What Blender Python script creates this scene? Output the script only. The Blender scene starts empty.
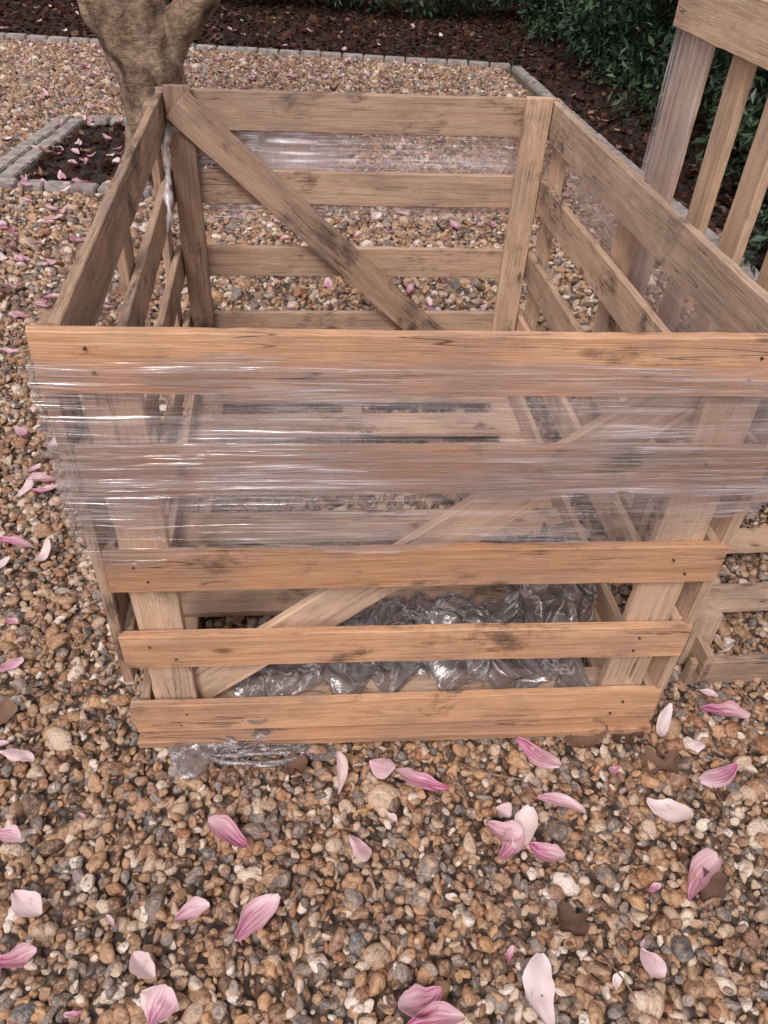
import bpy, bmesh, math, random
import numpy as np
from mathutils import Vector, Matrix, Euler, noise
random.seed(7); rng=np.random.default_rng(7)
S=bpy.context.scene
S.view_settings.view_transform='Standard'; S.view_settings.look='None'; S.view_settings.exposure=0

# ---------------- helpers
def link(o): S.collection.objects.link(o); return o
def mesh_obj(name,verts,faces,mat=None,smooth=False):
    me=bpy.data.meshes.new(name); me.from_pydata([tuple(v) for v in verts],[],[tuple(f) for f in faces])
    if mat: me.materials.append(mat)
    me.update()
    if smooth: me.polygons.foreach_set('use_smooth',[True]*len(me.polygons))
    o=bpy.data.objects.new(name,me); return link(o)
def empty(name,loc):
    o=bpy.data.objects.new(name,None); o.location=loc; o.empty_display_size=.2; return link(o)
def parent(o,p):
    o.parent=p; o.matrix_parent_inverse=Matrix.Translation(p.location).inverted()
class NT:
    def __init__(s,name):
        s.m=bpy.data.materials.new(name); s.m.use_nodes=True; s.t=s.m.node_tree; s.t.nodes.clear()
        s.out=s.t.nodes.new('ShaderNodeOutputMaterial')
    def n(s,typ,ins=None,**kw):
        d=s.t.nodes.new('ShaderNode'+typ)
        for k,v in kw.items(): setattr(d,k,v)
        for k,v in (ins or {}).items():
            if isinstance(v,bpy.types.NodeSocket): s.t.links.new(v,d.inputs[k])
            else: d.inputs[k].default_value=v
        return d
    def ramp(s,fac,stops,interp='LINEAR'):
        d=s.t.nodes.new('ShaderNodeValToRGB'); cr=d.color_ramp; cr.interpolation=interp
        while len(cr.elements)<len(stops): cr.elements.new(.5)
        for e,(p,c) in zip(cr.elements,stops):
            e.position=p; e.color=(c if len(c)==4 else (*c,1)) if not isinstance(c,float) else (c,c,c,1)
        s.t.links.new(fac,d.inputs[0]); return d.outputs[0]
    def mix(s,f,a,b,mode='MIX'):
        d=s.t.nodes.new('ShaderNodeMix'); d.data_type='RGBA'; d.blend_type=mode
        for i,v in ((0,f),(6,a),(7,b)):
            if isinstance(v,bpy.types.NodeSocket): s.t.links.new(v,d.inputs[i])
            else: d.inputs[i].default_value=v if i==0 else (*v,1)
        return d.outputs[2]
    def math(s,op,a,b=0.0,clamp=False):
        d=s.t.nodes.new('ShaderNodeMath'); d.operation=op; d.use_clamp=clamp
        for i,v in ((0,a),(1,b)):
            if isinstance(v,bpy.types.NodeSocket): s.t.links.new(v,d.inputs[i])
            else: d.inputs[i].default_value=v
        return d.outputs[0]
    def end(s,sh): s.t.links.new(sh,s.out.inputs[0]); return s.m

# ---------------- materials
def wood_mat(name,dark,mid,light,stain=0.5,grey=.3,sth=.585):
    k=NT(name); tc=k.n('TexCoord'); oi=k.n('ObjectInfo')
    off=k.n('VectorMath',{0:(371.,117.,53.)},operation='SCALE'); k.t.links.new(oi.outputs['Random'],off.inputs['Scale'])
    co=k.n('VectorMath',{0:tc.outputs['Object'],1:off.outputs[0]},operation='ADD').outputs[0]
    g1=k.n('TexNoise',{'Vector':k.n('Mapping',{'Vector':co,'Scale':(1.6,42,42)}).outputs[0],'Scale':1.6,'Detail':4.,'Roughness':.6,'Distortion':.7}).outputs[0]
    g2=k.n('TexNoise',{'Vector':k.n('Mapping',{'Vector':co,'Scale':(10,330,330)}).outputs[0],'Scale':1.5,'Detail':2.,'Roughness':.6}).outputs[0]
    f=k.math('ADD',k.math('MULTIPLY',g1,.55),k.math('MULTIPLY',g2,.45))
    col=k.ramp(f,[(.33,dark),(.47,mid),(.63,light)])
    tint=k.ramp(oi.outputs['Random'],[(0.,(.74,.68,.65)),(.25,(1.02,.97,.92)),(.45,(.86,.80,.75)),(.65,(1.12,1.08,1.04)),(.85,(.92,.84,.76)),(1.,(.82,.80,.79))])
    col=k.mix(1.,col,tint,'MULTIPLY')
    big=k.n('TexNoise',{'Vector':k.n('Mapping',{'Vector':co,'Scale':(1,2,2)}).outputs[0],'Scale':3.4,'Detail':5.,'Roughness':.68}).outputs[0]
    col=k.mix(k.math('MULTIPLY',k.ramp(big,[(.44,0.),(.64,1.)]),grey),col,(.25,.185,.155))
    vo=k.n('TexVoronoi',{'Vector':k.n('Mapping',{'Vector':co,'Scale':(4,9,9)}).outputs[0],'Scale':1.0}).outputs[0]
    col=k.mix(k.math('MULTIPLY',k.ramp(vo,[(.04,1.),(.10,0.)]),.7),col,(.12,.055,.028))
    ms=k.n('TexNoise',{'Vector':k.n('Mapping',{'Vector':co,'Scale':(4.2,6,6),'Location':(3,1,7)}).outputs[0],'Scale':1.,'Detail':7.,'Roughness':.7,'Distortion':.3}).outputs[0]
    s0=k.math('ADD',ms,k.math('MULTIPLY',k.math('SUBTRACT',g2,.5),-.22))
    s1=k.ramp(s0,[(sth-.03,0.),(sth+.02,.4),(sth+.10,1.)])
    col=k.mix(k.math('MULTIPLY',s1,stain,True),col,(.06,.042,.035))
    # drying splits along the grain
    cr=k.n('TexNoise',{'Vector':k.n('Mapping',{'Vector':co,'Scale':(1.3,38,38),'Location':(9,2,4)}).outputs[0],'Scale':1.,'Detail':1.,'Roughness':.5}).outputs[0]
    ck=k.ramp(k.math('ABSOLUTE',k.math('SUBTRACT',cr,.5)),[(0.,1.),(.010,0.)])
    ck=k.math('MULTIPLY',ck,k.ramp(big,[(.5,0.),(.56,.8)]))
    col=k.mix(ck,col,(.05,.03,.022))
    hgt=k.math('SUBTRACT',f,k.math('MULTIPLY',ck,.5))
    b=k.n('Bump',{'Height':hgt,'Strength':.75,'Distance':.004}).outputs[0]
    p=k.n('BsdfPrincipled',{'Base Color':col,'Roughness':.88,'Normal':b,'Specular IOR Level':.12})
    return k.end(p.outputs[0])
WOOD_F=wood_mat('wood_orange_pine',(.38,.20,.115),(.56,.325,.195),(.68,.44,.29),.85,.5,.60)
WOOD=wood_mat('wood_weathered_pine',(.37,.25,.18),(.57,.41,.30),(.70,.53,.41),.95,.6,.575)
WOOD_D=wood_mat('wood_dirty_pine',(.26,.17,.12),(.42,.295,.215),(.55,.41,.32),.9,.75,.55)
WOOD_L=wood_mat('wood_pale_pine',(.46,.31,.21),(.64,.46,.33),(.76,.59,.45),.6,.45,.61)

def film_mat(name,lo,haze,hi,sx=1.1,sy=30.,rot=.035,ln=.028,rough=.1,bump=1.):
    k=NT(name); uv=k.n('TexCoord').outputs['UV']
    def lines(sx,sy,r,loc,w,det=3.):
        n=k.n('TexNoise',{'Vector':k.n('Mapping',{'Vector':uv,'Scale':(sx,sy,1),'Rotation':(0,0,r),'Location':loc}).outputs[0],'Scale':1.,'Detail':det,'Roughness':.6}).outputs[0]
        return n,k.ramp(k.math('ABSOLUTE',k.math('SUBTRACT',n,.5)),[(0.,1.),(w,0.)])
    n1,l1=lines(sx,sy,rot,(0,0,0),ln); n2,l2=lines(sx*1.6,sy*2.4,-rot*1.6,(3,5,0),ln*.9); n3,l3=lines(sx*.6,sy*1.2,rot*3.4,(7,2,0),ln*.5)
    hz=k.ramp(k.n('TexNoise',{'Vector':k.n('Mapping',{'Vector':uv,'Scale':(sx*1.8,sy*.3,1),'Rotation':(0,0,rot)}).outputs[0],'Scale':1.,'Detail':6.,'Roughness':.7}).outputs[0],[(.42,lo),(.56,haze),(.7,min(1.,haze*1.8))])
    pat=k.ramp(k.n('TexNoise',{'Vector':uv,'Scale':4.,'Detail':3.}).outputs[0],[(.38,.1),(.62,1.)])
    li=k.math('MULTIPLY',k.math('MAXIMUM',k.math('MULTIPLY',l1,.9),k.math('MAXIMUM',k.math('MULTIPLY',l2,.7),l3)),pat)  # crease streaks, painted brighter in place of reflections along the folds
    f=k.math('ADD',hz,k.math('MULTIPLY',li,hi),True)
    h=k.math('ADD',n1,k.math('MULTIPLY',n2,.5))
    bp=k.n('Bump',{'Height':h,'Strength':bump,'Distance':.012}).outputs[0]
    gl=k.n('BsdfGlossy',{'Color':(1,.96,.97,1),'Roughness':rough,'Normal':bp}).outputs[0]
    df=k.n('BsdfDiffuse',{'Color':(.80,.745,.755,1),'Normal':bp}).outputs[0]
    sh=k.n('MixShader',{0:.5,1:df,2:gl}).outputs[0]
    tr=k.n('BsdfTransparent',{'Color':(.96,.945,.95,1)}).outputs[0]
    return k.end(k.n('MixShader',{0:f,1:tr,2:sh}).outputs[0])
FILM=film_mat('stretch_film_clear',.05,.19,.6)
FILM_T=film_mat('stretch_film_taut',.03,.12,.6,sy=46.,rot=-.05,ln=.02,rough=.07)
FILM_B=film_mat('stretch_film_bunched',.16,.40,.65,sx=1.4,sy=24.,rot=.06)
FILM_W=film_mat('folded_white_film',.45,.65,.3,sx=6,sy=10,rough=.3,bump=.4)
FILM_R=film_mat('twisted_film',.22,.35,.4,sx=14,sy=14,rough=.45,bump=.5)
def heap_mat():
    k=NT('crumpled_film_grey'); uv=k.n('TexCoord').outputs['UV']
    n=k.n('TexNoise',{'Vector':uv,'Scale':13.,'Detail':5.,'Roughness':.6,'Distortion':1.6}).outputs[0]
    ln=k.ramp(k.math('ABSOLUTE',k.math('SUBTRACT',n,.5)),[(0.,1.),(.022,0.)])
    f=k.math('ADD',k.ramp(n,[(.35,.35),(.55,.6),(.7,.8)]),k.math('MULTIPLY',ln,.3),True)
    bp=k.n('Bump',{'Height':n,'Strength':.8,'Distance':.008}).outputs[0]
    gl=k.n('BsdfGlossy',{'Color':(.95,.92,.93,1),'Roughness':.22,'Normal':bp}).outputs[0]
    df=k.n('BsdfDiffuse',{'Color':k.mix(ln,(.27,.235,.23),(.62,.57,.57)),'Normal':bp}).outputs[0]  # pale lines are crinkle highlights painted into the diffuse colour
    sh=k.n('MixShader',{0:.16,1:df,2:gl}).outputs[0]
    tr=k.n('BsdfTransparent',{'Color':(.8,.77,.775,1)}).outputs[0]
    return k.end(k.n('MixShader',{0:f,1:tr,2:sh}).outputs[0])
FILM_HEAP=heap_mat()

def stone_mat():
    k=NT('gravel_stone'); oi=k.n('ObjectInfo'); tc=k.n('TexCoord')
    r=oi.outputs['Random']
    cols=[(.33,.195,.125),(.47,.31,.20),(.17,.085,.05),(.40,.23,.125),(.72,.60,.49),(.24,.21,.20),(.50,.365,.265),(.09,.052,.038),(.33,.15,.075),(.60,.46,.35),(.18,.15,.14),(.43,.27,.17),(.24,.125,.08),(.80,.71,.62),(.14,.14,.145),(.37,.22,.13),(.54,.31,.16),(.20,.12,.08),(.33,.27,.24),(.46,.27,.155),(.12,.073,.05),(.56,.41,.30)]
    c=k.ramp(r,[(i/len(cols),cols[i]) for i in range(len(cols))],'CONSTANT')
    w=k.n('VectorMath',{0:(91.,57.,33.)},operation='SCALE'); k.t.links.new(r,w.inputs['Scale'])
    co=k.n('VectorMath',{0:tc.outputs['Object'],1:w.outputs[0]},operation='ADD').outputs[0]
    n1=k.n('TexNoise',{'Vector':co,'Scale':1.8,'Detail':3.,'Roughness':.7}).outputs[0]
    c=k.mix(k.ramp(n1,[(.46,0.),(.68,.7)]),c,(.57,.38,.24))
    c=k.mix(k.ramp(n1,[(.28,.85),(.44,0.)]),c,(.09,.05,.035))
    bp=k.n('Bump',{'Height':n1,'Strength':.3,'Distance':.25}).outputs[0]
    return k.end(k.n('BsdfPrincipled',{'Base Color':c,'Roughness':.38,'Normal':bp,'Specular IOR Level':.5}).outputs[0])
STONE=stone_mat()
def mulch_mat():
    k=NT('bark_mulch_chip'); r=k.n('ObjectInfo').outputs['Random']
    c=k.ramp(r,[(0.,(.03,.015,.012)),(.35,(.06,.03,.023)),(.6,(.04,.02,.015)),(.8,(.09,.045,.033)),(.96,(.16,.1,.075))],'CONSTANT')
    return k.end(k.n('BsdfDiffuse',{'Color':c}).outputs[0])
MULCH=mulch_mat()
def ground_mat(name,mulch=False):
    k=NT(name); co=k.n('TexCoord').outputs['Object']
    v=k.n('TexVoronoi',{'Vector':co,'Scale':48.}); 
    sep=k.n('SeparateColor',{0:v.outputs['Color']}).outputs[0]
    if mulch: c=k.ramp(sep,[(0.,(.03,.016,.012)),(.5,(.05,.028,.02)),(1.,(.08,.045,.032))])
    else: c=k.ramp(sep,[(0.,(.12,.07,.045)),(.3,(.24,.15,.1)),(.6,(.3,.18,.12)),(.8,(.17,.14,.12)),(1.,(.45,.36,.3))])
    c=k.mix(1.,c,k.ramp(v.outputs['Distance'],[(.15,1.),(.65,.2)]),'MULTIPLY')  # shade in the gaps between pieces, multiplied into the colour
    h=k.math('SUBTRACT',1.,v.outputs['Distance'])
    bp=k.n('Bump',{'Height':h,'Strength':1.,'Distance':.012}).outputs[0]
    return k.end(k.n('BsdfPrincipled',{'Base Color':c,'Roughness':.8,'Normal':bp}).outputs[0])
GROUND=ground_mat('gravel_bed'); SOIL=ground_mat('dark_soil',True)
def simple_noise(name,c1,c2,scale,rough=.8,bump=.3,dist=.01,stretch=(1,1,1),lo=.32,hi=.68):
    k=NT(name); co=k.n('Mapping',{'Vector':k.n('TexCoord').outputs['Object'],'Scale':stretch}).outputs[0]
    n=k.n('TexNoise',{'Vector':co,'Scale':scale,'Detail':8.,'Roughness':.65}).outputs[0]
    c=k.ramp(n,[(lo,c1),(hi,c2)])
    bp=k.n('Bump',{'Height':n,'Strength':bump,'Distance':dist}).outputs[0]
    return k.end(k.n('BsdfPrincipled',{'Base Color':c,'Roughness':rough,'Normal':bp}).outputs[0])
SETT=simple_noise('stone_sett',(.2,.17,.16),(.5,.45,.42),14,.85,.5,.01)
def bark_mat():
    k=NT('magnolia_bark'); co=k.n('TexCoord').outputs['Object']
    a=k.n('TexNoise',{'Vector':k.n('Mapping',{'Vector':co,'Scale':(1.2,1.2,.8)}).outputs[0],'Scale':5.,'Detail':8.,'Roughness':.7,'Distortion':.6}).outputs[0]
    b=k.n('TexNoise',{'Vector':k.n('Mapping',{'Vector':co,'Scale':(1,1,2.2)}).outputs[0],'Scale':18.,'Detail':5.,'Roughness':.7}).outputs[0]
    c=k.ramp(a,[(.36,(.07,.042,.03)),(.47,(.25,.165,.11)),(.56,(.40,.28,.19)),(.66,(.56,.45,.35))])
    c=k.mix(.75,c,k.ramp(b,[(.36,.4),(.6,1.15)]),'MULTIPLY')
    bp=k.n('Bump',{'Height':k.math('ADD',a,b),'Strength':.9,'Distance':.03}).outputs[0]
    return k.end(k.n('BsdfPrincipled',{'Base Color':c,'Roughness':.85,'Normal':bp}).outputs[0])
BARK=bark_mat()
FENCE=simple_noise('dark_fence_timber',(.03,.012,.012),(.075,.03,.028),6,.8,.4,.01,(8,8,1))
NAIL=simple_noise('rusty_nail',(.04,.025,.02),(.1,.07,.06),30,.6)
def leaf_mat(name,a,b,rough=.45):
    k=NT(name); g=k.n('NewGeometry').outputs['Random Per Island']
    c=k.ramp(g,[(0.,a),(.75,b),(1.,tuple(min(1,x*1.7) for x in b))])
    return k.end(k.n('BsdfPrincipled',{'Base Color':c,'Roughness':rough}).outputs[0])
LEAF=leaf_mat('evergreen_leaf',(.014,.030,.016),(.040,.075,.036))
DRY=leaf_mat('dry_leaf',(.08,.04,.025),(.22,.125,.08),.8)
def petal_mat():
    k=NT('magnolia_petal'); uv=k.n('TexCoord').outputs['UV']
    v=k.n('SeparateXYZ',{0:uv}).outputs[1]
    st=k.n('TexNoise',{'Vector':k.n('Mapping',{'Vector':uv,'Scale':(11,1.1,1)}).outputs[0],'Scale':1.,'Detail':3.,'Roughness':.6}).outputs[0]
    at=k.n('Attribute',attribute_name='pink').outputs['Fac']
    base=k.math('SUBTRACT',1.3,k.math('MULTIPLY',v,.95))
    f=k.math('MULTIPLY',k.math('MULTIPLY',base,k.ramp(st,[(.3,.08),(.62,1.25)])),at,True)
    c=k.mix(f,(.88,.74,.73),(.48,.07,.23))
    br=k.n('TexNoise',{'Vector':uv,'Scale':3.,'Detail':4.}).outputs[0]
    c=k.mix(k.math('MULTIPLY',k.ramp(br,[(.6,0.),(.72,1.)]),.5),c,(.34,.17,.12))
    p=k.n('BsdfPrincipled',{'Base Color':c,'Roughness':.42}).outputs[0]
    t=k.n('BsdfTranslucent',{'Color':c}).outputs[0]
    return k.end(k.n('MixShader',{0:.2,1:p,2:t}).outputs[0])
PETAL=petal_mat()

# ---------------- camera
cam=bpy.data.cameras.new('camera'); co=bpy.data.objects.new('camera',cam); link(co)
P=math.radians(40.5); R=math.radians(3.4); F=780.
cam.sensor_fit='VERTICAL'; cam.sensor_height=36; cam.lens=F/1024*36; cam.clip_end=500; cam.clip_start=.02
co.matrix_world=Matrix.Translation((0,0,1.55))@Matrix.Rotation(math.pi/2-P,4,'X')@Matrix.Rotation(R,4,'Z')
S.camera=co

# ---------------- ground
def sheet(name,pts,z,mat):
    return mesh_obj(name,[(x,y,z) for x,y in pts],[tuple(range(len(pts)))],mat)
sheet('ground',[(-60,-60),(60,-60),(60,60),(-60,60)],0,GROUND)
def xr(y): return .94-.167*(y-8.38)
border=[(-14,8.42),(.94,8.38),(xr(-4),-4),(9,-4),(9,14),(-14,14)]
sheet('soil_border',border,.004,SOIL)
TB=(-2.2,-1.05,4.48,5.72)
sheet('tree_bed_soil',[(TB[0],TB[2]),(TB[1],TB[2]),(TB[1],TB[3]),(TB[0],TB[3])],.004,SOIL)

# stones
def ico_stone(name,seed,flat,mat,nf=11):
    r=random.Random(seed); bm=bmesh.new(); bmesh.ops.create_icosphere(bm,subdivisions=3,radius=1)
    pl=[]
    for i in range(nf):
        d=Vector((r.gauss(0,1),r.gauss(0,1),r.gauss(0,1))).normalized(); pl.append((d,r.uniform(.5,.92)))
    yy=r.uniform(.62,.95)
    for v in bm.verts:
        d=v.co.normalized(); rad=1.0
        for n,h in pl:
            q=d.dot(n)
            if q>.05: rad=min(rad,h/q)
        rad*=1+.05*noise.noise(d*2.5+Vector((seed,0,0)))
        v.co=d*rad
    bmesh.ops.smooth_vert(bm,verts=bm.verts,factor=.15,use_axis_x=True,use_axis_y=True,use_axis_z=True)
    for v in bm.verts: v.co=Vector((v.co.x*1.12,v.co.y*yy,v.co.z*flat))
    me=bpy.data.meshes.new(name); bm.to_mesh(me); bm.free(); me.materials.append(mat)
    me.polygons.foreach_set('use_smooth',[True]*len(me.polygons))
    return bpy.data.objects.new(name,me)
def variants(cn,n,mat,fl):
    c=bpy.data.collections.new(cn)
    for i in range(n): c.objects.link(ico_stone(cn+'_piece',i*3+len(cn),random.uniform(*fl),mat,random.randint(7,13)))
    return c
C_ST=variants('gravel_stones',24,STONE,(.5,.85)); C_MU=variants('mulch_chips',8,MULCH,(.25,.5))
def scatter(name,pos,rot,scl,coll):
    n=len(pos); me=bpy.data.meshes.new(name); me.vertices.add(n); me.vertices.foreach_set('co',pos.astype(np.float32).ravel())
    for nm,a in (('rot',rot),('scl',scl)):
        at=me.attributes.new(nm,'FLOAT_VECTOR','POINT'); at.data.foreach_set('vector',a.astype(np.float32).ravel())
    o=link(bpy.data.objects.new(name,me))
    ng=bpy.data.node_groups.new(name+'_scatter','GeometryNodeTree')
    ng.interface.new_socket(name='Geometry',in_out='INPUT',socket_type='NodeSocketGeometry')
    ng.interface.new_socket(name='Geometry',in_out='OUTPUT',socket_type='NodeSocketGeometry')
    N=ng.nodes; gi=N.new('NodeGroupInput'); go=N.new('NodeGroupOutput'); ip=N.new('GeometryNodeInstanceOnPoints'); ci=N.new('GeometryNodeCollectionInfo')
    ci.inputs['Collection'].default_value=coll; ci.inputs['Separate Children'].default_value=True; ci.inputs['Reset Children'].default_value=True
    ip.inputs['Pick Instance'].default_value=True
    L=ng.links; L.new(gi.outputs[0],ip.inputs['Points']); L.new(ci.outputs[0],ip.inputs['Instance'])
    for nm,s in (('rot','Rotation'),('scl','Scale')):
        a=N.new('GeometryNodeInputNamedAttribute'); a.data_type='FLOAT_VECTOR'; a.inputs['Name'].default_value=nm
        L.new([q for q in a.outputs if q.type=='VECTOR'][0],ip.inputs[s])
    L.new(ip.outputs[0],go.inputs[0])
    m=o.modifiers.new('scatter','NODES'); m.node_group=ng
    return o
def jgrid(x0,x1,y0,y1,s):
    xs=np.arange(x0,x1,s); ys=np.arange(y0,y1,s); X,Y=np.meshgrid(xs,ys); X=X.ravel().astype(float); Y=Y.ravel().astype(float)
    return X+rng.uniform(-.6,.6,len(X))*s, Y+rng.uniform(-.6,.6,len(X))*s
def in_bed(X,Y,m=.0):
    return (X>TB[0]-m)&(X<TB[1]+m)&(Y>TB[2]-m)&(Y<TB[3]+m)
def border_mask(X,Y,m=0): return (Y>8.4-m)|(X>.94-.167*(Y-8.38)-m)
parts=[]
for (y0,y1,s,z0,z1,r0) in ((-.1,2.9,.0178,-.003,.004,.0115),(-.1,2.9,.026,.006,.011,.0113),(2.9,8.4,.028,-.003,.006,.0172),(2.9,8.4,.055,.008,.014,.014)):
    X,Y=jgrid(-6,3,y0,y1,s)
    k=(np.abs(X-.05)<.62*Y+.8)&(~in_bed(X,Y,.12))&(~border_mask(X,Y,.1))
    X=X[k];Y=Y[k];Z=rng.uniform(z0,z1,len(X)); sz=r0*np.exp(rng.normal(0,.35,len(X)))
    parts.append(np.c_[X,Y,Z,sz])
A=np.concatenate(parts); rng.shuffle(A); n=len(A)
rot=np.c_[rng.normal(0,.45,n),rng.normal(0,.45,n),rng.uniform(0,6.28,n)]
scl=A[:,3:4]*rng.uniform(.8,1.22,(n,3))
scatter('gravel',A[:,:3],rot,scl,C_ST)
X,Y=jgrid(-7,7,1.5,11.9,.065); k=(border_mask(X,Y,-.08)|in_bed(X,Y,-.02))&(np.abs(X)<.62*Y+1.); X=X[k];Y=Y[k];n=len(X)
pos=np.c_[X,Y,rng.uniform(0,.02,n)]; rng.shuffle(pos)
scatter('bark_mulch',pos,np.c_[rng.normal(0,.5,n),rng.normal(0,.5,n),rng.uniform(0,6.28,n)],rng.uniform(.015,.045,(n,1))*rng.uniform(.6,1.3,(n,3)),C_MU)

# ---------------- stone edging
def bricks(name,segs,mat):
    bm=bmesh.new()
    for (p,q,L,W) in segs:
        p=Vector(p);q=Vector(q);d=q-p;n=max(1,round(d.length/L)); d.normalize(); st=(q-p).length/n
        for i in range(n):
            c=p+d*(i+.5)*st; h=.045+random.uniform(-.004,.004); a=math.atan2(d.y,d.x)+random.uniform(-.03,.03)
            M=Matrix.Translation((c.x+random.uniform(-.004,.004),c.y+random.uniform(-.004,.004),h/2-.01))@Matrix.Rotation(a,4,'Z')@Matrix.Rotation(random.uniform(-.03,.03),4,'X')@Matrix.Diagonal((st-.012,W-.01,h,1))
            bmesh.ops.create_cube(bm,size=1,matrix=M)
    bmesh.ops.bevel(bm,geom=bm.edges[:],offset=.007,segments=2,affect='EDGES')
    me=bpy.data.meshes.new(name); bm.to_mesh(me); bm.free(); me.materials.append(mat)
    return link(bpy.data.objects.new(name,me))
x0,x1,y0,y1=TB
bricks('stone_edging',[((x0-.1,y0-.05),(x1+.1,y0-.05),.15,.1),((x0-.05,y0+.01),(x0-.05,y1),.12,.1),((x0-.16,y0-.1),(x0-.16,y1+.05),.15,.1),((x0,y1+.05),(x1+.1,y1+.05),.15,.1),((x1+.05,y0+.01),(x1+.05,y1),.12,.1)],SETT)
bricks('stone_edging',[((-9,8.42),(.94,8.38),.2,.1),((.99,8.3),(xr(0)+.02,0),.2,.1)],SETT)

# ---------------- tubes / tree
def tube(pts,rads,seg=28,amp=.06,seed=0,sub=6,ns=1.):
    vs=[];fs=[];C=[]
    for i in range(len(pts)-1):
        p0=Vector(pts[max(i-1,0)]);p1=Vector(pts[i]);p2=Vector(pts[i+1]);p3=Vector(pts[min(i+2,len(pts)-1)])
        for j in range(sub):
            t=j/sub
            c=.5*((2*p1)+(-p0+p2)*t+(2*p0-5*p1+4*p2-p3)*t*t+(-p0+3*p1-3*p2+p3)*t**3)
            C.append((c,rads[i]*(1-t)+rads[i+1]*t))
    C.append((Vector(pts[-1]),rads[-1]))
    for i,(c,r) in enumerate(C):
        d=(C[min(i+1,len(C)-1)][0]-C[max(i-1,0)][0]).normalized()
        a=Vector((0,0,1)) if abs(d.z)<.3 else Vector((1,0,0)); a=(a-d*a.dot(d)).normalized(); b=d.cross(a)
        for s in range(seg):
            th=2*math.pi*s/seg; q=a*math.cos(th)+b*math.sin(th)
            rr=r*(1+amp*2*noise.noise((c+q*r)*3.5*ns+Vector((seed,0,0)))+amp*noise.noise((c+q*r)*9*ns))
            vs.append(c+q*rr)
    for i in range(len(C)-1):
        for s in range(seg): fs.append((i*seg+s,i*seg+(s+1)%seg,(i+1)*seg+(s+1)%seg,(i+1)*seg+s))
    fs.append(tuple(range((len(C)-1)*seg,len(C)*seg)))
    return vs,fs
tr=empty('magnolia_tree',(-1.52,5.08,0)); TV=[];TF=[]
def addtube(*a,**k):
    v,f=tube(*a,**k); o=len(TV); TV.extend(v); TF.extend([tuple(i+o for i in q) for q in f])
B=(-1.5,5.08)
addtube([(B[0],B[1],-.05),(B[0]-.0,B[1],.12),(B[0]-.02,B[1],.42),(B[0]-.1,B[1],.8),(B[0]-.3,B[1]+.05,1.3),(B[0]-.6,B[1]+.1,2.2),(B[0]-.7,B[1]+.1,3.2)],[.27,.215,.19,.24,.18,.12,.05],seed=1,seg=56,amp=.12,sub=12)
addtube([(B[0]+.02,B[1],.42),(B[0]+.12,B[1],.66),(B[0]+.32,B[1],.88),(B[0]+.6,B[1],1.5),(B[0]+.8,B[1]+.2,2.4),(B[0]+.9,B[1]+.3,3.2)],[.12,.115,.10,.08,.06,.03],seed=4,seg=24,amp=.12)
tips=[]
for i in range(26):
    side=random.random()<.5
    base=Vector((B[0]-.6+random.uniform(-.1,.1),B[1]+.1,random.uniform(1.7,3.1))) if side else Vector((B[0]+.78,B[1]+.2,random.uniform(1.8,3.1)))
    a=random.uniform(0,6.28); l=random.uniform(.7,1.6); d=Vector((math.cos(a),math.sin(a),random.uniform(.3,1.)))*l
    addtube([base,base+d*.5+Vector((0,0,-.05)),base+d],[.035,.022,.008],seg=8,sub=3); tips+= [base+d*t for t in (.6,.8,1.)]
t=mesh_obj('trunk_and_limbs',TV,TF,BARK,True); parent(t,tr)

# ---------------- leaves/hedges
def leaf_cloud(name,pts,nrm,size,mat,w=.42):
    vs=[];fs=[]
    for p,nv in zip(pts,nrm):
        s=size*random.uniform(.65,1.3); d=(Vector(nv)*.5+Vector((random.gauss(0,.6),random.gauss(0,.6),random.gauss(-.1,.6)))).normalized()
        sd=d.cross(Vector(nv)+Vector((random.gauss(0,.3),random.gauss(0,.3),.3))).normalized(); up=sd.cross(d)
        p=Vector(p); o=len(vs)
        vs+= [p,p+d*s*.5+sd*s*w*.5+up*s*.06,p+d*s-up*s*.1,p+d*s*.5-sd*s*w*.5+up*s*.06,p+d*s*.5-up*s*.03]
        fs+= [(o,o+1,o+2,o+4),(o,o+4,o+2,o+3)]
    return mesh_obj(name,vs,fs,mat)
def clumps(boxes):
    pts=[];nr=[]
    for (c,r,n) in boxes:
        for i in range(n):
            d=Vector((random.gauss(0,1),random.gauss(0,1),random.gauss(0,1))).normalized(); q=Vector(c)+d*r*random.uniform(.55,1.05)
            if q.z<.02: continue
            pts.append(q); nr.append(d)
    return pts,nr
bx=[]
for i in range(190):
    y=random.uniform(3.0,11.5); x=1.66-.09*(y-6)+random.choice([.1,.35,.8])+random.uniform(-.12,.12)
    bx.append(((x+.1,y,random.uniform(.12,1.7)),random.uniform(.2,.38),300))
leaf_cloud('hedge',*clumps(bx),.07,LEAF)
for j,sx in enumerate([-6.2,-4.5,-3.0,-1.7,-.6,.45,-7.8]):
    bx=[]
    for i in range(18): bx.append(((sx+random.gauss(0,.45),10.95+random.gauss(0,.22),random.uniform(.2,1.3)),random.uniform(.18,.34),210))
    leaf_cloud('evergreen_shrub',*clumps(bx),.08,LEAF)
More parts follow.
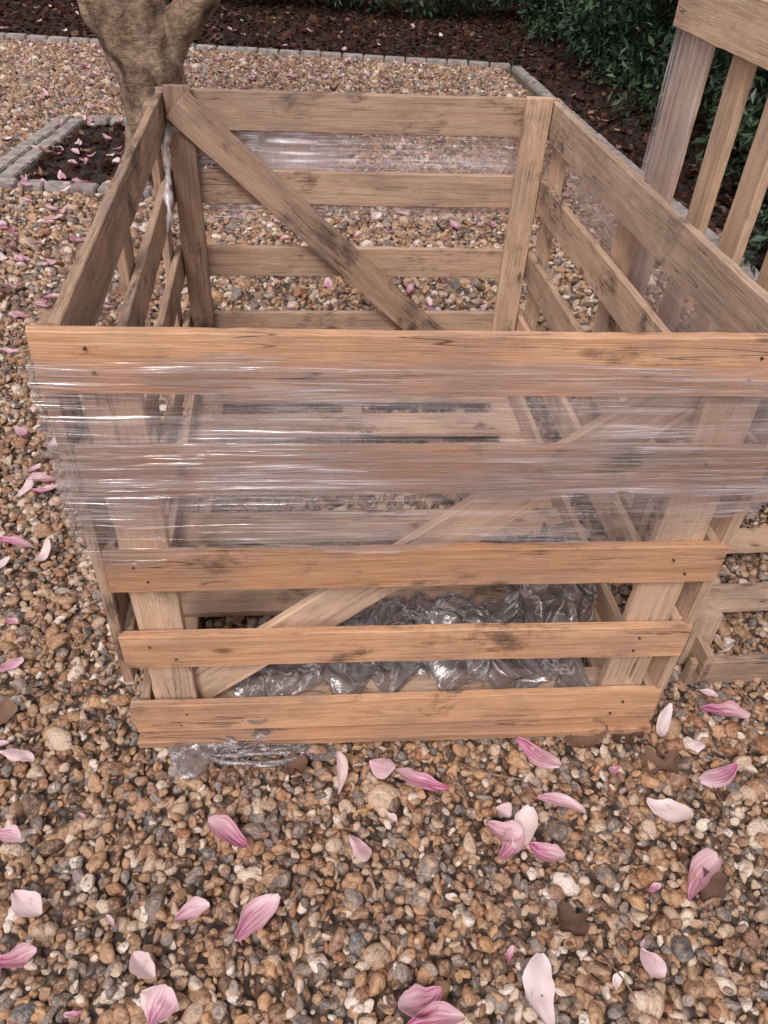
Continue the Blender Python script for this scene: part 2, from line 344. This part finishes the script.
def fence(name,p,q,h):
    bm=bmesh.new(); p=Vector(p);q=Vector(q);d=q-p;n=int(d.length/.14);d.normalize();a=math.atan2(d.y,d.x)
    for i in range(n):
        c=p+d*(i+.5)*.14
        bmesh.ops.create_cube(bm,size=1,matrix=Matrix.Translation((c.x,c.y,h/2+random.uniform(-.005,.005)))@Matrix.Rotation(a+.06,4,'Z')@Matrix.Diagonal((.145,.018,h,1)))
    for zz in (.3,1.5):
        m=(p+q)/2; nn=Vector((-d.y,d.x))*.05
        bmesh.ops.create_cube(bm,size=1,matrix=Matrix.Translation((m.x+nn.x,m.y+nn.y,zz))@Matrix.Rotation(a,4,'Z')@Matrix.Diagonal(((q-p).length,.04,.08,1)))
    me=bpy.data.meshes.new(name); bm.to_mesh(me); bm.free(); me.materials.append(FENCE); return link(bpy.data.objects.new(name,me))
fence('wooden_fence',(-14,12.0),(5,12.0),1.8); fence('wooden_fence',(3.2,11.9),(5.3,-4),1.8)

# ---------------- boards
bc=[0]
def board(name,p0,p1,width,thick,wdir,par,mat,bow=.003):
    bc[0]+=1; r=random.Random(bc[0])
    p0=Vector(p0);p1=Vector(p1);d=p1-p0;L=d.length;X=d.normalized();Y=Vector(wdir);Y=(Y-X*Y.dot(X)).normalized();Z=X.cross(Y)
    n=max(6,int(L/.03)); h=width/2; t=thick/2; c=.002
    sec=[(-h+c,-t),(h-c,-t),(h,-t+c),(h,t-c),(h-c,t),(-h+c,t),(-h,t-c),(-h,-t+c)]
    ph=r.uniform(0,9); vs=[];fs=[]
    for i in range(n+1):
        x=-L/2+L*i/n; bz=bow*math.sin(math.pi*i/n*1.3+ph)*.7
        for (y,z) in sec:
            e=.004*noise.noise(Vector((x*6,ph+math.copysign(3,y),0)))+.0022*noise.noise(Vector((x*40,ph+math.copysign(3,y),z*40)))
            xx=x+ (0 if 0<i<n else .005*noise.noise(Vector((y*60,z*60,ph))))
            vs.append((xx,y+math.copysign(e,y),z+bz))
    for i in range(n):
        for s in range(8): fs.append((i*8+s,i*8+(s+1)%8,(i+1)*8+(s+1)%8,(i+1)*8+s))
    fs.append(tuple(range(7,-1,-1))); fs.append(tuple(range(n*8,n*8+8)))
    o=mesh_obj(name,vs,fs,mat)
    bm=bmesh.new(); bm.from_mesh(o.data); bmesh.ops.recalc_face_normals(bm,faces=bm.faces); bm.to_mesh(o.data); bm.free()
    M=Matrix((X,Y,Z)).transposed().to_4x4(); M.translation=(p0+p1)/2
    o.matrix_world=M; parent(o,par); return o

FL=Vector((-.513,.962,0));FR=Vector((.654,1.082,0));BL=Vector((-.69,2.337,0));BR=Vector((.425,2.47,0))
UP=Vector((0,0,1))
ctr=(FL+FR+BL+BR)/4; CR=empty('wooden_crate',ctr)
TOPS=[.15,.37,.59,.81,1.02]; T=.019
dX=(FR-FL).normalized(); inF=Vector((-dX.y,dX.x,0)); dB=(BR-BL).normalized(); inB=Vector((dB.y,-dB.x,0))
dL=(BL-FL).normalized(); inL=Vector((dL.y,-dL.x,0)); dR=(BR-FR).normalized(); inR=Vector((-dR.y,dR.x,0))
def panel(A,Bp,tag,mats,inward,ea=(0,)*5,eb=(0,)*5,jit=.004):
    d=(Bp-A).normalized()
    for i,z in enumerate(TOPS):
        hgt=.092 if i<4 else .1
        a=A+d*ea[i]+inward*T/2; b=Bp-d*eb[i]+inward*T/2
        zz=z-hgt/2
        board(f'{tag}_rail_{i+1}',a+UP*(zz+random.uniform(-jit,jit)),b+UP*(zz+random.uniform(-jit,jit)),hgt,T,UP,CR,mats[i])
panel(FL,FR,'front',[WOOD_F]*4+[WOOD_F],inF,(.004,.017,.026,.026,0),(.014,.012,.012,.012,0)); panel(BL,BR,'back',[WOOD]*5,inB)
g=T+.002; ww=.024
panel(FL+dL*g+inL*ww,BL-dL*g+inL*.002,'left',[WOOD_D]*5,inL); panel(FR+dR*g+inR*ww,BR-dR*g+inR*.002,'right',[WOOD]*5,inR)
def post(name,p,wd,w,z0,z1,mat,th=.021): return board(name,p+UP*z0,p+UP*z1,w,th,wd,CR,mat)
g2=T+.0135
post('front_post_left',FL+dX*.095+inF*g2,dX,.085,.05,1.0,WOOD_L)
post('front_post_right',FR-dX*.10+inF*g2,dX,.09,.05,1.0,WOOD_L)
post('back_post_left',BL+dB*.062+inB*g2,dB,.07,.05,1.035,WOOD_D)
post('back_post_right',BR-dB*.062+inB*g2,dB,.075,.05,1.03,WOOD_L)
post('left_post_outer',FL+dL*.055+inL*(ww-.0125),dL,.09,.22,1.0,WOOD_D)
post('right_post_outer',FR+dR*.055+inR*(ww-.0125),dR,.09,.03,1.0,WOOD)
post('left_post_middle',(FL+BL)/2+inL*.0,dL,.09,.05,.985,WOOD_D)
post('left_post_rear',BL-dL*.07-inL*.0125,dL,.085,.05,1.0,WOOD)
post('right_post_middle',FR+dR*.78-inR*.0105,dR,.09,.05,1.0,WOOD)
post('right_post_rear',BR-dR*.07-inR*.0125,dR,.085,.05,1.0,WOOD)
g3=T+.024+.0135
board('back_brace',BL+dB*.06+inB*g3+UP*.995,BR-dB*.09+inB*g3+UP*.1,.088,.02,UP,CR,WOOD_D)
board('front_brace',FL+dX*.10+inF*g3+UP*.11,FR-dX*.09+inF*g3+UP*.955,.088,.02,UP,CR,WOOD_L)
for i,s in enumerate((.06,.27,.46,.64,.82,.965)):
    a=FL.lerp(BL,s)+dX*.035; b=FR.lerp(BR,s)-dX*.035
    board(f'base_slat_{i+1}',a+UP*.082,b+UP*.082,.115 if i else .07,.018,dL,CR,WOOD)
for i,s in enumerate((.05,.5,.95)):
    a=FL.lerp(FR,s);b=BL.lerp(BR,s); d=(b-a).normalized()
    if i!=1: board(f'base_runner_{i+1}',a+d*.02+UP*.062,b+UP*.062,.1,.02,dX,CR,WOOD)
    for kx in (0.05,.27,.5,.965):
        if i!=1 and kx==.27: continue
        q=a.lerp(b,kx); board('base_block',q-dX*.045+UP*.026,q+dX*.045+UP*.026,.085,.05,d,CR,WOOD)
board('front_base_board',FL+dX*.008-inF*.004+UP*.035,FR-dX*.016-inF*.004+UP*.035,.035,.022,inF,CR,WOOD_F)
for s in (.06,.93):
    q=FL.lerp(FR,s)+inF*.03; board('base_foot',q-dX*.035+UP*.012,q+dX*.035+UP*.012,.07,.022,inF,CR,WOOD_L)
bm=bmesh.new()
for i,z in enumerate(TOPS):
    for A_,dd,inn in ((FL,dX,inF),(FR,-dX,inF)):
        for k_ in range(2):
            q=A_+dd*random.uniform(.07,.12)-inn*.001+UP*(z-.03-.04*k_+random.uniform(-.005,.005))
            M=Matrix.Translation(q)@(-inn).to_track_quat('Z','Y').to_matrix().to_4x4()
            bmesh.ops.create_cone(bm,cap_ends=True,segments=8,radius1=.0027,radius2=.0023,depth=.005,matrix=M)
me=bpy.data.meshes.new('nails'); bm.to_mesh(me); bm.free(); me.materials.append(NAIL); parent(link(bpy.data.objects.new('nails',me)),CR)

# ---------------- stretch film round crate
def put_uv(o,uv):
    l=o.data.uv_layers.new(name='UVMap')
    idx=np.zeros(len(o.data.loops),dtype=np.int32); o.data.loops.foreach_get('vertex_index',idx)
    l.data.foreach_set('uv',np.array(uv,dtype=np.float32)[idx].ravel())
def film_strip(name,path,zb,zt,mat,par,nx=260,nz=36,seed=0,amp=.006,offs=0.,rag=1.):
    pts=[Vector(p) for p in path]; ls=[0]
    for a,b in zip(pts,pts[1:]): ls.append(ls[-1]+(b-a).length)
    T_=ls[-1]; vs=[];fs=[];uv=[]
    for i in range(nx+1):
        s=T_*i/nx; k=0
        while k<len(pts)-2 and s>ls[k+1]: k+=1
        a,b=pts[k],pts[k+1]; t=(s-ls[k])/(ls[k+1]-ls[k]); p=a.lerp(b,t); d=(b-a).normalized(); nn=Vector((d.y,-d.x,0))
        lo=zb(s)+rag*(.04*noise.noise(Vector((s*3,seed,0)))+.010*noise.noise(Vector((s*19,seed,3)))); hi=zt(s)+rag*.012*noise.noise(Vector((s*5,seed,9)))
        fall=min(1,min(t,1-t)*(ls[k+1]-ls[k])/.08)
        for j in range(nz+1):
            v=j/nz; z=lo+(hi-lo)*v
            w=amp*noise.noise(Vector((s*2.2,z*38,seed)))+amp*.5*noise.noise(Vector((s*5,z*90+s*3,seed+5)))
            vs.append(p+nn*(offs+.004+(w+.003)*fall)+UP*z); uv.append((s,z))
    for i in range(nx):
        for j in range(nz):
            a=i*(nz+1)+j; fs.append((a,a+nz+1,a+nz+2,a+1))
    o=mesh_obj(name,vs,fs,mat,True); put_uv(o,uv); parent(o,par); return o
e=.006
c1=FL-dX*e-inF*.006; c2=FR+dX*e-inF*.006; c3=BR+dB*.026-inB*.006; c4=BL-dB*.026-inB*.006
film_strip('stretch_film_wrap',[c1,c2,c3,c4,c1],lambda s:.62 if s<1.1 else .66,lambda s:.988-.01*min(1,s),FILM,CR,nx=520)
film_strip('stretch_film_second_layer',[c1,c2],lambda s:.59+.08*s,lambda s:.965+.02*math.sin(s*3),FILM_T,CR,nx=200,seed=11,offs=.008,amp=.008)
film_strip('stretch_film_edge_band',[c1,c2],lambda s:.715+.02*s,lambda s:.79+.02*math.sin(s*4+1),FILM_T,CR,nx=200,nz=14,seed=31,offs=.012,amp=.01)
film_strip('stretch_film_third_layer',[c2,c3,c4],lambda s:.69,lambda s:.96,FILM_B,CR,nx=200,seed=21,offs=.008,amp=.006)
film_strip('film_label',[BL+dB*.27-inB*.02,BL+dB*.50-inB*.02],lambda s:.80,lambda s:.925,FILM_W,CR,nx=40,seed=5,amp=.008,rag=.5)
parent(mesh_obj('film_rope',*tube([BL-dL*.14+inL*.026+UP*.9,BL-dL*.18+inL*.034+UP*.86,BL-dL*.24+inL*.034+UP*.8,BL-dL*.34+inL*.03+UP*.70],[.003,.007,.007,.002],seg=12,amp=.9,ns=9,sub=12),FILM_R,True),CR)
parent(mesh_obj('film_rope',*tube([BL-dL*.14+inL*.026+UP*.9,BL-dL*.04+inL*.03+UP*.925,BL+dB*.09+inB*.045+UP*.93],[.004,.009,.005],seg=10,amp=.9,ns=9,sub=12),FILM_R,True),CR)

# crumpled film heaps
def heap(name,c,L,W,H,ang,par,seed,nx=110,ny=60):
    vs=[];fs=[];uv=[]; ca,sa=math.cos(ang),math.sin(ang)
    for i in range(nx+1):
        for j in range(ny+1):
            u=i/nx*2-1;v=j/ny*2-1
            q=Vector((u*L*4+seed*7,v*W*4,seed)); n1=noise.noise(q*1.2)
            qq=q*2.2+Vector((n1*1.5,0,3)); rd=1-min(1,abs(noise.noise(qq))*3.2); r2=1-min(1,abs(noise.noise(q*5.+Vector((5,1,n1*2))))*3.)
            rad=math.sqrt(u*u*.8+v*v*.8); env=max(0,1-rad**2.4*.9)
            x=u*L/2+.05*noise.noise(q*2+Vector((3,3,3)));y=v*W/2*(1+.3*noise.noise(Vector((u*3,seed,0))))+.05*noise.noise(q*2.6+Vector((9,9,9)))
            z=H*env*(.6+.6*n1)+(H*.34*rd+H*.13*r2)*(.35+.65*env)
            vs.append((c[0]+x*ca-y*sa,c[1]+x*sa+y*ca,c[2]+max(0,z))); uv.append((u*L/2+n1*.05,v*W/2+rd*.02))
    for i in range(nx):
        for j in range(ny):
            a=i*(ny+1)+j; fs.append((a,a+ny+1,a+ny+2,a+1))
    o=mesh_obj(name,vs,fs,FILM_HEAP,True); put_uv(o,uv)
    if par: parent(o,par)
    return o
th=math.radians(6.5)
def CL(x,y,z=0): 
    q=FL+dX*x+dL*y; return (q.x,q.y,z)
PW=empty('crumpled_plastic_wrap',CL(.6,.4,.08))
heap('film_heap_1',CL(.40,.17,.09),.40,.22,.075,th+.25,PW,1)
heap('film_heap_2',CL(.74,.19,.09),.60,.26,.08,th-.1,PW,2)
heap('film_heap_3',CL(.98,.36,.09),.24,.36,.17,th,PW,3)
SV=[];SF=[]
for i in range(8):
    y0_=-.012-.008*i*random.uniform(.5,1.2); s0=random.uniform(.10,.22); s1=random.uniform(.30,.42)
    pts=[CL(s0,.06,.03),CL(s0+.03,y0_+random.uniform(-.01,.02),.022),CL((s0+s1)/2,y0_-random.uniform(0,.02),.020+random.uniform(0,.012)),CL(s1-.04,y0_+.012,.022),CL(s1,.06,.03)]
    v,f=tube(pts,[.002,.0035,random.uniform(.004,.008),.0035,.002],seg=10,amp=.5,seed=i,ns=7,sub=10); o_=len(SV); SV+=v; SF+=[tuple(a+o_ for a in q) for q in f]
o=mesh_obj('film_strands',SV,SF,FILM_HEAP,True); put_uv(o,[(v.x*2,v.y*2) for v in SV]); parent(o,PW)
heap('film_spill',CL(.25,.0,.008),.36,.13,.04,th+.12,PW,4,90,50)

# ---------------- second crate, stood on end
O2=Vector((.765,1.20,0)); a2=math.radians(7.6); x2=Vector((math.cos(a2),math.sin(a2),0)); y2=Vector((-math.sin(a2),math.cos(a2),0))
K=empty('wooden_crate',O2+x2*.55+y2*.5)
def q2(x,y,z): return O2+x2*x+y2*y+UP*z
def b2(nm,p,q,w,t,wd,mat=WOOD_L): return board(nm,p,q,w,t,wd,K,mat)
H2=1.36
for sx,tag in ((0,'left'),(1.12,'right')):
    for i,yy in enumerate((.28,.46,.64,.86)):
        if i==3: b2(f'{tag}_corner_board',q2(sx,.88,.03),q2(sx,.88,H2),.15,.02,y2,WOOD_L)
        else: b2(f'{tag}_slat_{i+1}',q2(sx,yy,.03),q2(sx,yy,H2),.075,.02,y2,WOOD_L)
    ox=.023 if sx==0 else -.023
    b2(f'{tag}_cross_top',q2(sx-ox,.0,H2-.05),q2(sx-ox,.96,H2-.05),.10,.02,UP,WOOD_L)
    b2(f'{tag}_cross_bottom',q2(sx+ox,.0,.09),q2(sx+ox,.96,.09),.09,.02,UP,WOOD)
for i,yy in enumerate((.03,.24,.46,.68,.9)):
    b2(f'floor_slat_{i+1}',q2(.0,yy,.045 if i==0 else .07),q2(1.12,yy,.045 if i==0 else .07),.085,.02,UP if i==0 else y2,WOOD_D if i==0 else WOOD)
    b2(f'top_slat_{i+1}',q2(0,yy,H2+.015),q2(1.12,yy,H2+.015),.09,.02,y2,WOOD_L)
b2('corner_block',q2(.03,.09,.03),q2(.03,.09,.2),.06,.05,x2,WOOD_L)
b2('rear_cross_bottom',q2(.02,.985,.12),q2(1.1,.985,.12),.1,.02,UP,WOOD)
fm=film_mat('stretch_film_vertical',.15,.40,.8,sx=34,sy=1.0,rot=.02,ln=.05)
film_strip('stretch_film_wrap',[q2(-.012,.975,0),q2(-.012,.76,0)],lambda s:.4,lambda s:1.30,fm,K,nx=40,nz=60,amp=.004,offs=.0)

# ---------------- petals
def petal(vs,fs,uvs,pk,p,q,width,pink,cup,curl,seed,z=.019,rag=.0):
    p=Vector((*p,z));q=Vector((*q,z));d=q-p;L=d.length;d.normalize();s=Vector((-d.y,d.x,0)); NU,NV=12,7; o=len(vs)
    bend=.10*math.sin(seed*3.3); tw=.9*math.sin(seed*5.1)
    for i in range(NU+1):
        t=i/NU; w=width*(max(0,math.sin(math.pi*min(1,(t*.95+.03)**1.3)))**.7+.06)*.5
        for j in range(NV):
            c=j/(NV-1)*2-1
            ww_=w*(1+ (rag+.10)*noise.noise(Vector((t*5,math.copysign(2,c),seed)))*2)
            zz=cup*c*c*ww_*1.5+curl*L*abs(t-.4)**1.8*1.3+tw*c*ww_*(t-.5)*.7+.10*L*noise.noise(Vector((t*3,c*1.2,seed)))+(.03+rag*.1)*L*noise.noise(Vector((t*8,c*4,seed)))
            sx_=c*ww_*(1-.25*abs(cup)*c*c)+bend*L*math.sin(math.pi*t)
            vs.append(p+d*(t*L*(1-.1*curl))+s*sx_+UP*max(0.,zz+.003+.15*abs(tw)*w)); uvs.append((c*.5+.5,t)); pk.append(pink)
    for i in range(NU):
        for j in range(NV-1):
            a=o+i*NV+j; fs.append((a,a+1,a+NV+1,a+NV))
PL="33,102,42,95;17,88,5,90;0,94,6,93;-6,86,-7,96;-23,73,-32,77;59,88,68,84;63,68,71,77;82,99,72,94;77,113,88,110;66,104,70,113;30,76,34,85;25,81,32,78;27,74,31,80;33,77,40,74;27,85,30,83;-22,56,-15,64;34,45,33,57;15,50,7,46;9,44,19,46;-34,42,-32,48;-40,53,-35,49;-37,47,-33,46;-64,50,-56,52;-65,62,-58,58;-34,59,-28,62;-74,73,-67,72;-80,91,-71,89;-90,112,-84,116;-108,157,-95,153;-94,148,-92,156;-110,175,-108,184;-107,179,-99,181;52,59,55,54;72,104,76,103;36,88,46,85;-3,77,1,71;-93,127,-89,126;-112,188,-107,190;-165,272,-158,271;-195,345,-188,344;-152,300,-147,302;-84,94,-77,92;79,119,83,117"
WP=[(22,.9),(18,1.),(24,.5),(13,.1),(24,.9),(26,.05),(26,.7),(20,.9),(18,1.),(14,.05),(24,.1),(24,.6),(22,.8),(22,.9),(18,.3),(26,.8),(26,.05),(28,.8),(20,.9),(26,.8),(22,.1),(20,.1),(18,.9),(24,.2),(18,.6),(16,.7),(14,.3),(15,.9),(14,.9),(13,.2),(14,.1),(12,.9),(20,.4),(16,.1),(16,.6),(16,.5),(12,.8),(10,.8),(9,.9),(8,.8),(8,.6),(12,.6),(10,.4)]
vs=[];fs=[];uvs=[];pk=[]
for i,(sg,(w,pi)) in enumerate(zip(PL.split(';'),WP)):
    a,b,c,d=[float(q)/100 for q in sg.split(',')]
    petal(vs,fs,uvs,pk,(a,b),(c,d),w*.0021,pi,random.uniform(-.2,.9),random.uniform(.1,.7),i*1.7,.021)
def rnd_petals(n,fn,Lr=(.05,.095),rag=0.):
    for c in range(n):
        x,y=fn(); a=random.uniform(0,6.28); L=random.uniform(*Lr)
        petal(vs,fs,uvs,pk,(x,y),(x+L*math.cos(a),y+L*math.sin(a)),L*random.uniform(.32,.6),random.choice([.1,.6,.9,1.]),random.uniform(-.2,.9),random.uniform(.1,.8),random.uniform(0,99),rag=rag)
rnd_petals(430,lambda:(random.uniform(-5.5,1.2),random.uniform(2.8,8.3)))
rnd_petals(260,lambda:(random.gauss(-1.9,1.0),min(8.3,max(3.,random.gauss(5.2,1.2)))))
rnd_petals(30,lambda:(random.uniform(-5,1.5),random.uniform(8.5,10.5)))
rnd_petals(70,lambda:(random.uniform(-2.2,-.8),random.uniform(1.2,3.6)))
rnd_petals(16,lambda:CL(random.uniform(.1,1.05),random.uniform(.1,1.25))[:2])
rnd_petals(14,lambda:(random.uniform(-.7,.9),random.uniform(.35,1.0)),(.02,.04))
def uvmesh(name,mat):
    o=mesh_obj(name,vs,fs,mat,True); put_uv(o,uvs)
    at=o.data.attributes.new('pink','FLOAT','POINT'); at.data.foreach_set('value',pk); return o
uvmesh('magnolia_petals',PETAL)
vs=[];fs=[];uvs=[];pk=[]
for i,(a,b,c,d) in enumerate([(.44,1.01,.54,1.06),(-.84,.96,-.83,1.05),(.55,1.03,.62,1.06),(-.19,.92,-.13,.93),(.6,.96,.69,1.0),(.66,.68,.72,.73),(.38,.66,.42,.6)]):
    petal(vs,fs,uvs,pk,(a,b),(c,d),.05,0,.3,.5,i*3.1,.014,rag=.6)
rnd_petals(50,lambda:(random.uniform(-3,1.6),random.uniform(1.2,8.3)),rag=.5)
rnd_petals(110,lambda:(random.uniform(-6,1.2),random.uniform(8.5,10.8)),rag=.5)
rnd_petals(120,lambda:(1.2+random.uniform(0,.9),random.uniform(3,8.3)),rag=.5)
rnd_petals(20,lambda:(random.uniform(TB[0],TB[1]),random.uniform(TB[2],TB[3])),rag=.5)
rnd_petals(40,lambda:CL(random.uniform(.05,1.1),random.uniform(.05,1.3))[:2],rag=.5)
uvmesh('fallen_leaves',DRY)
SV=[];SF=[]
for (x,y,a,L) in ((-.55,.56,.5,.22),(.5,.5,2.2,.12),(-.15,.62,1.1,.10),(.2,.95,-.2,.14),(-.75,1.35,.9,.16),(.75,.85,1.6,.1)):
    d=Vector((math.cos(a),math.sin(a),0)); p0=Vector((x,y,.022))
    v,f=tube([p0,p0+d*L*.5+Vector((.01,-.008,.004)),p0+d*L],[.003,.0026,.0014],seg=7,amp=.3,ns=8); o_=len(SV); SV+=v; SF+=[tuple(q_+o_ for q_ in q) for q in f]
mesh_obj('twigs',SV,SF,BARK,True)
vs=[];fs=[];uvs=[];pk=[]
for q in tips:
    for i in range(5):
        a=random.uniform(0,6.28); petal(vs,fs,uvs,pk,(q.x,q.y),(q.x+.08*math.cos(a),q.y+.08*math.sin(a)),.045,.8,.6,1.2,a,q.z)
parent(uvmesh('blossom',PETAL),tr)

# ---------------- light
w=bpy.data.worlds.new('World'); S.world=w; w.use_nodes=True; nt=w.node_tree; nt.nodes.clear()
sk=nt.nodes.new('ShaderNodeTexSky'); sk.sky_type='NISHITA'; sk.sun_disc=False; sk.sun_elevation=math.radians(52); sk.sun_rotation=math.radians(200); sk.dust_density=3; sk.air_density=1.5
hs=nt.nodes.new('ShaderNodeHueSaturation'); hs.inputs['Saturation'].default_value=.2
tn=nt.nodes.new('ShaderNodeMix'); tn.data_type='RGBA'; tn.blend_type='MULTIPLY'; tn.inputs[0].default_value=1; tn.inputs[7].default_value=(1.,.925,.93,1)
bg=nt.nodes.new('ShaderNodeBackground'); bg.inputs[1].default_value=.15; ou=nt.nodes.new('ShaderNodeOutputWorld')
nt.links.new(sk.outputs[0],hs.inputs['Color']); nt.links.new(hs.outputs[0],tn.inputs[6]); nt.links.new(tn.outputs[2],bg.inputs[0]); nt.links.new(bg.outputs[0],ou.inputs[0])
sl=bpy.data.lights.new('sun','SUN'); sl.energy=1.5; sl.angle=math.radians(16); sl.color=(1,.94,.90)
so=link(bpy.data.objects.new('sun',sl)); az=math.radians(200); el=math.radians(52)
dirv=Vector((math.sin(az)*math.cos(el),math.cos(az)*math.cos(el),math.sin(el)))
so.rotation_euler=dirv.to_track_quat('Z','Y').to_euler()
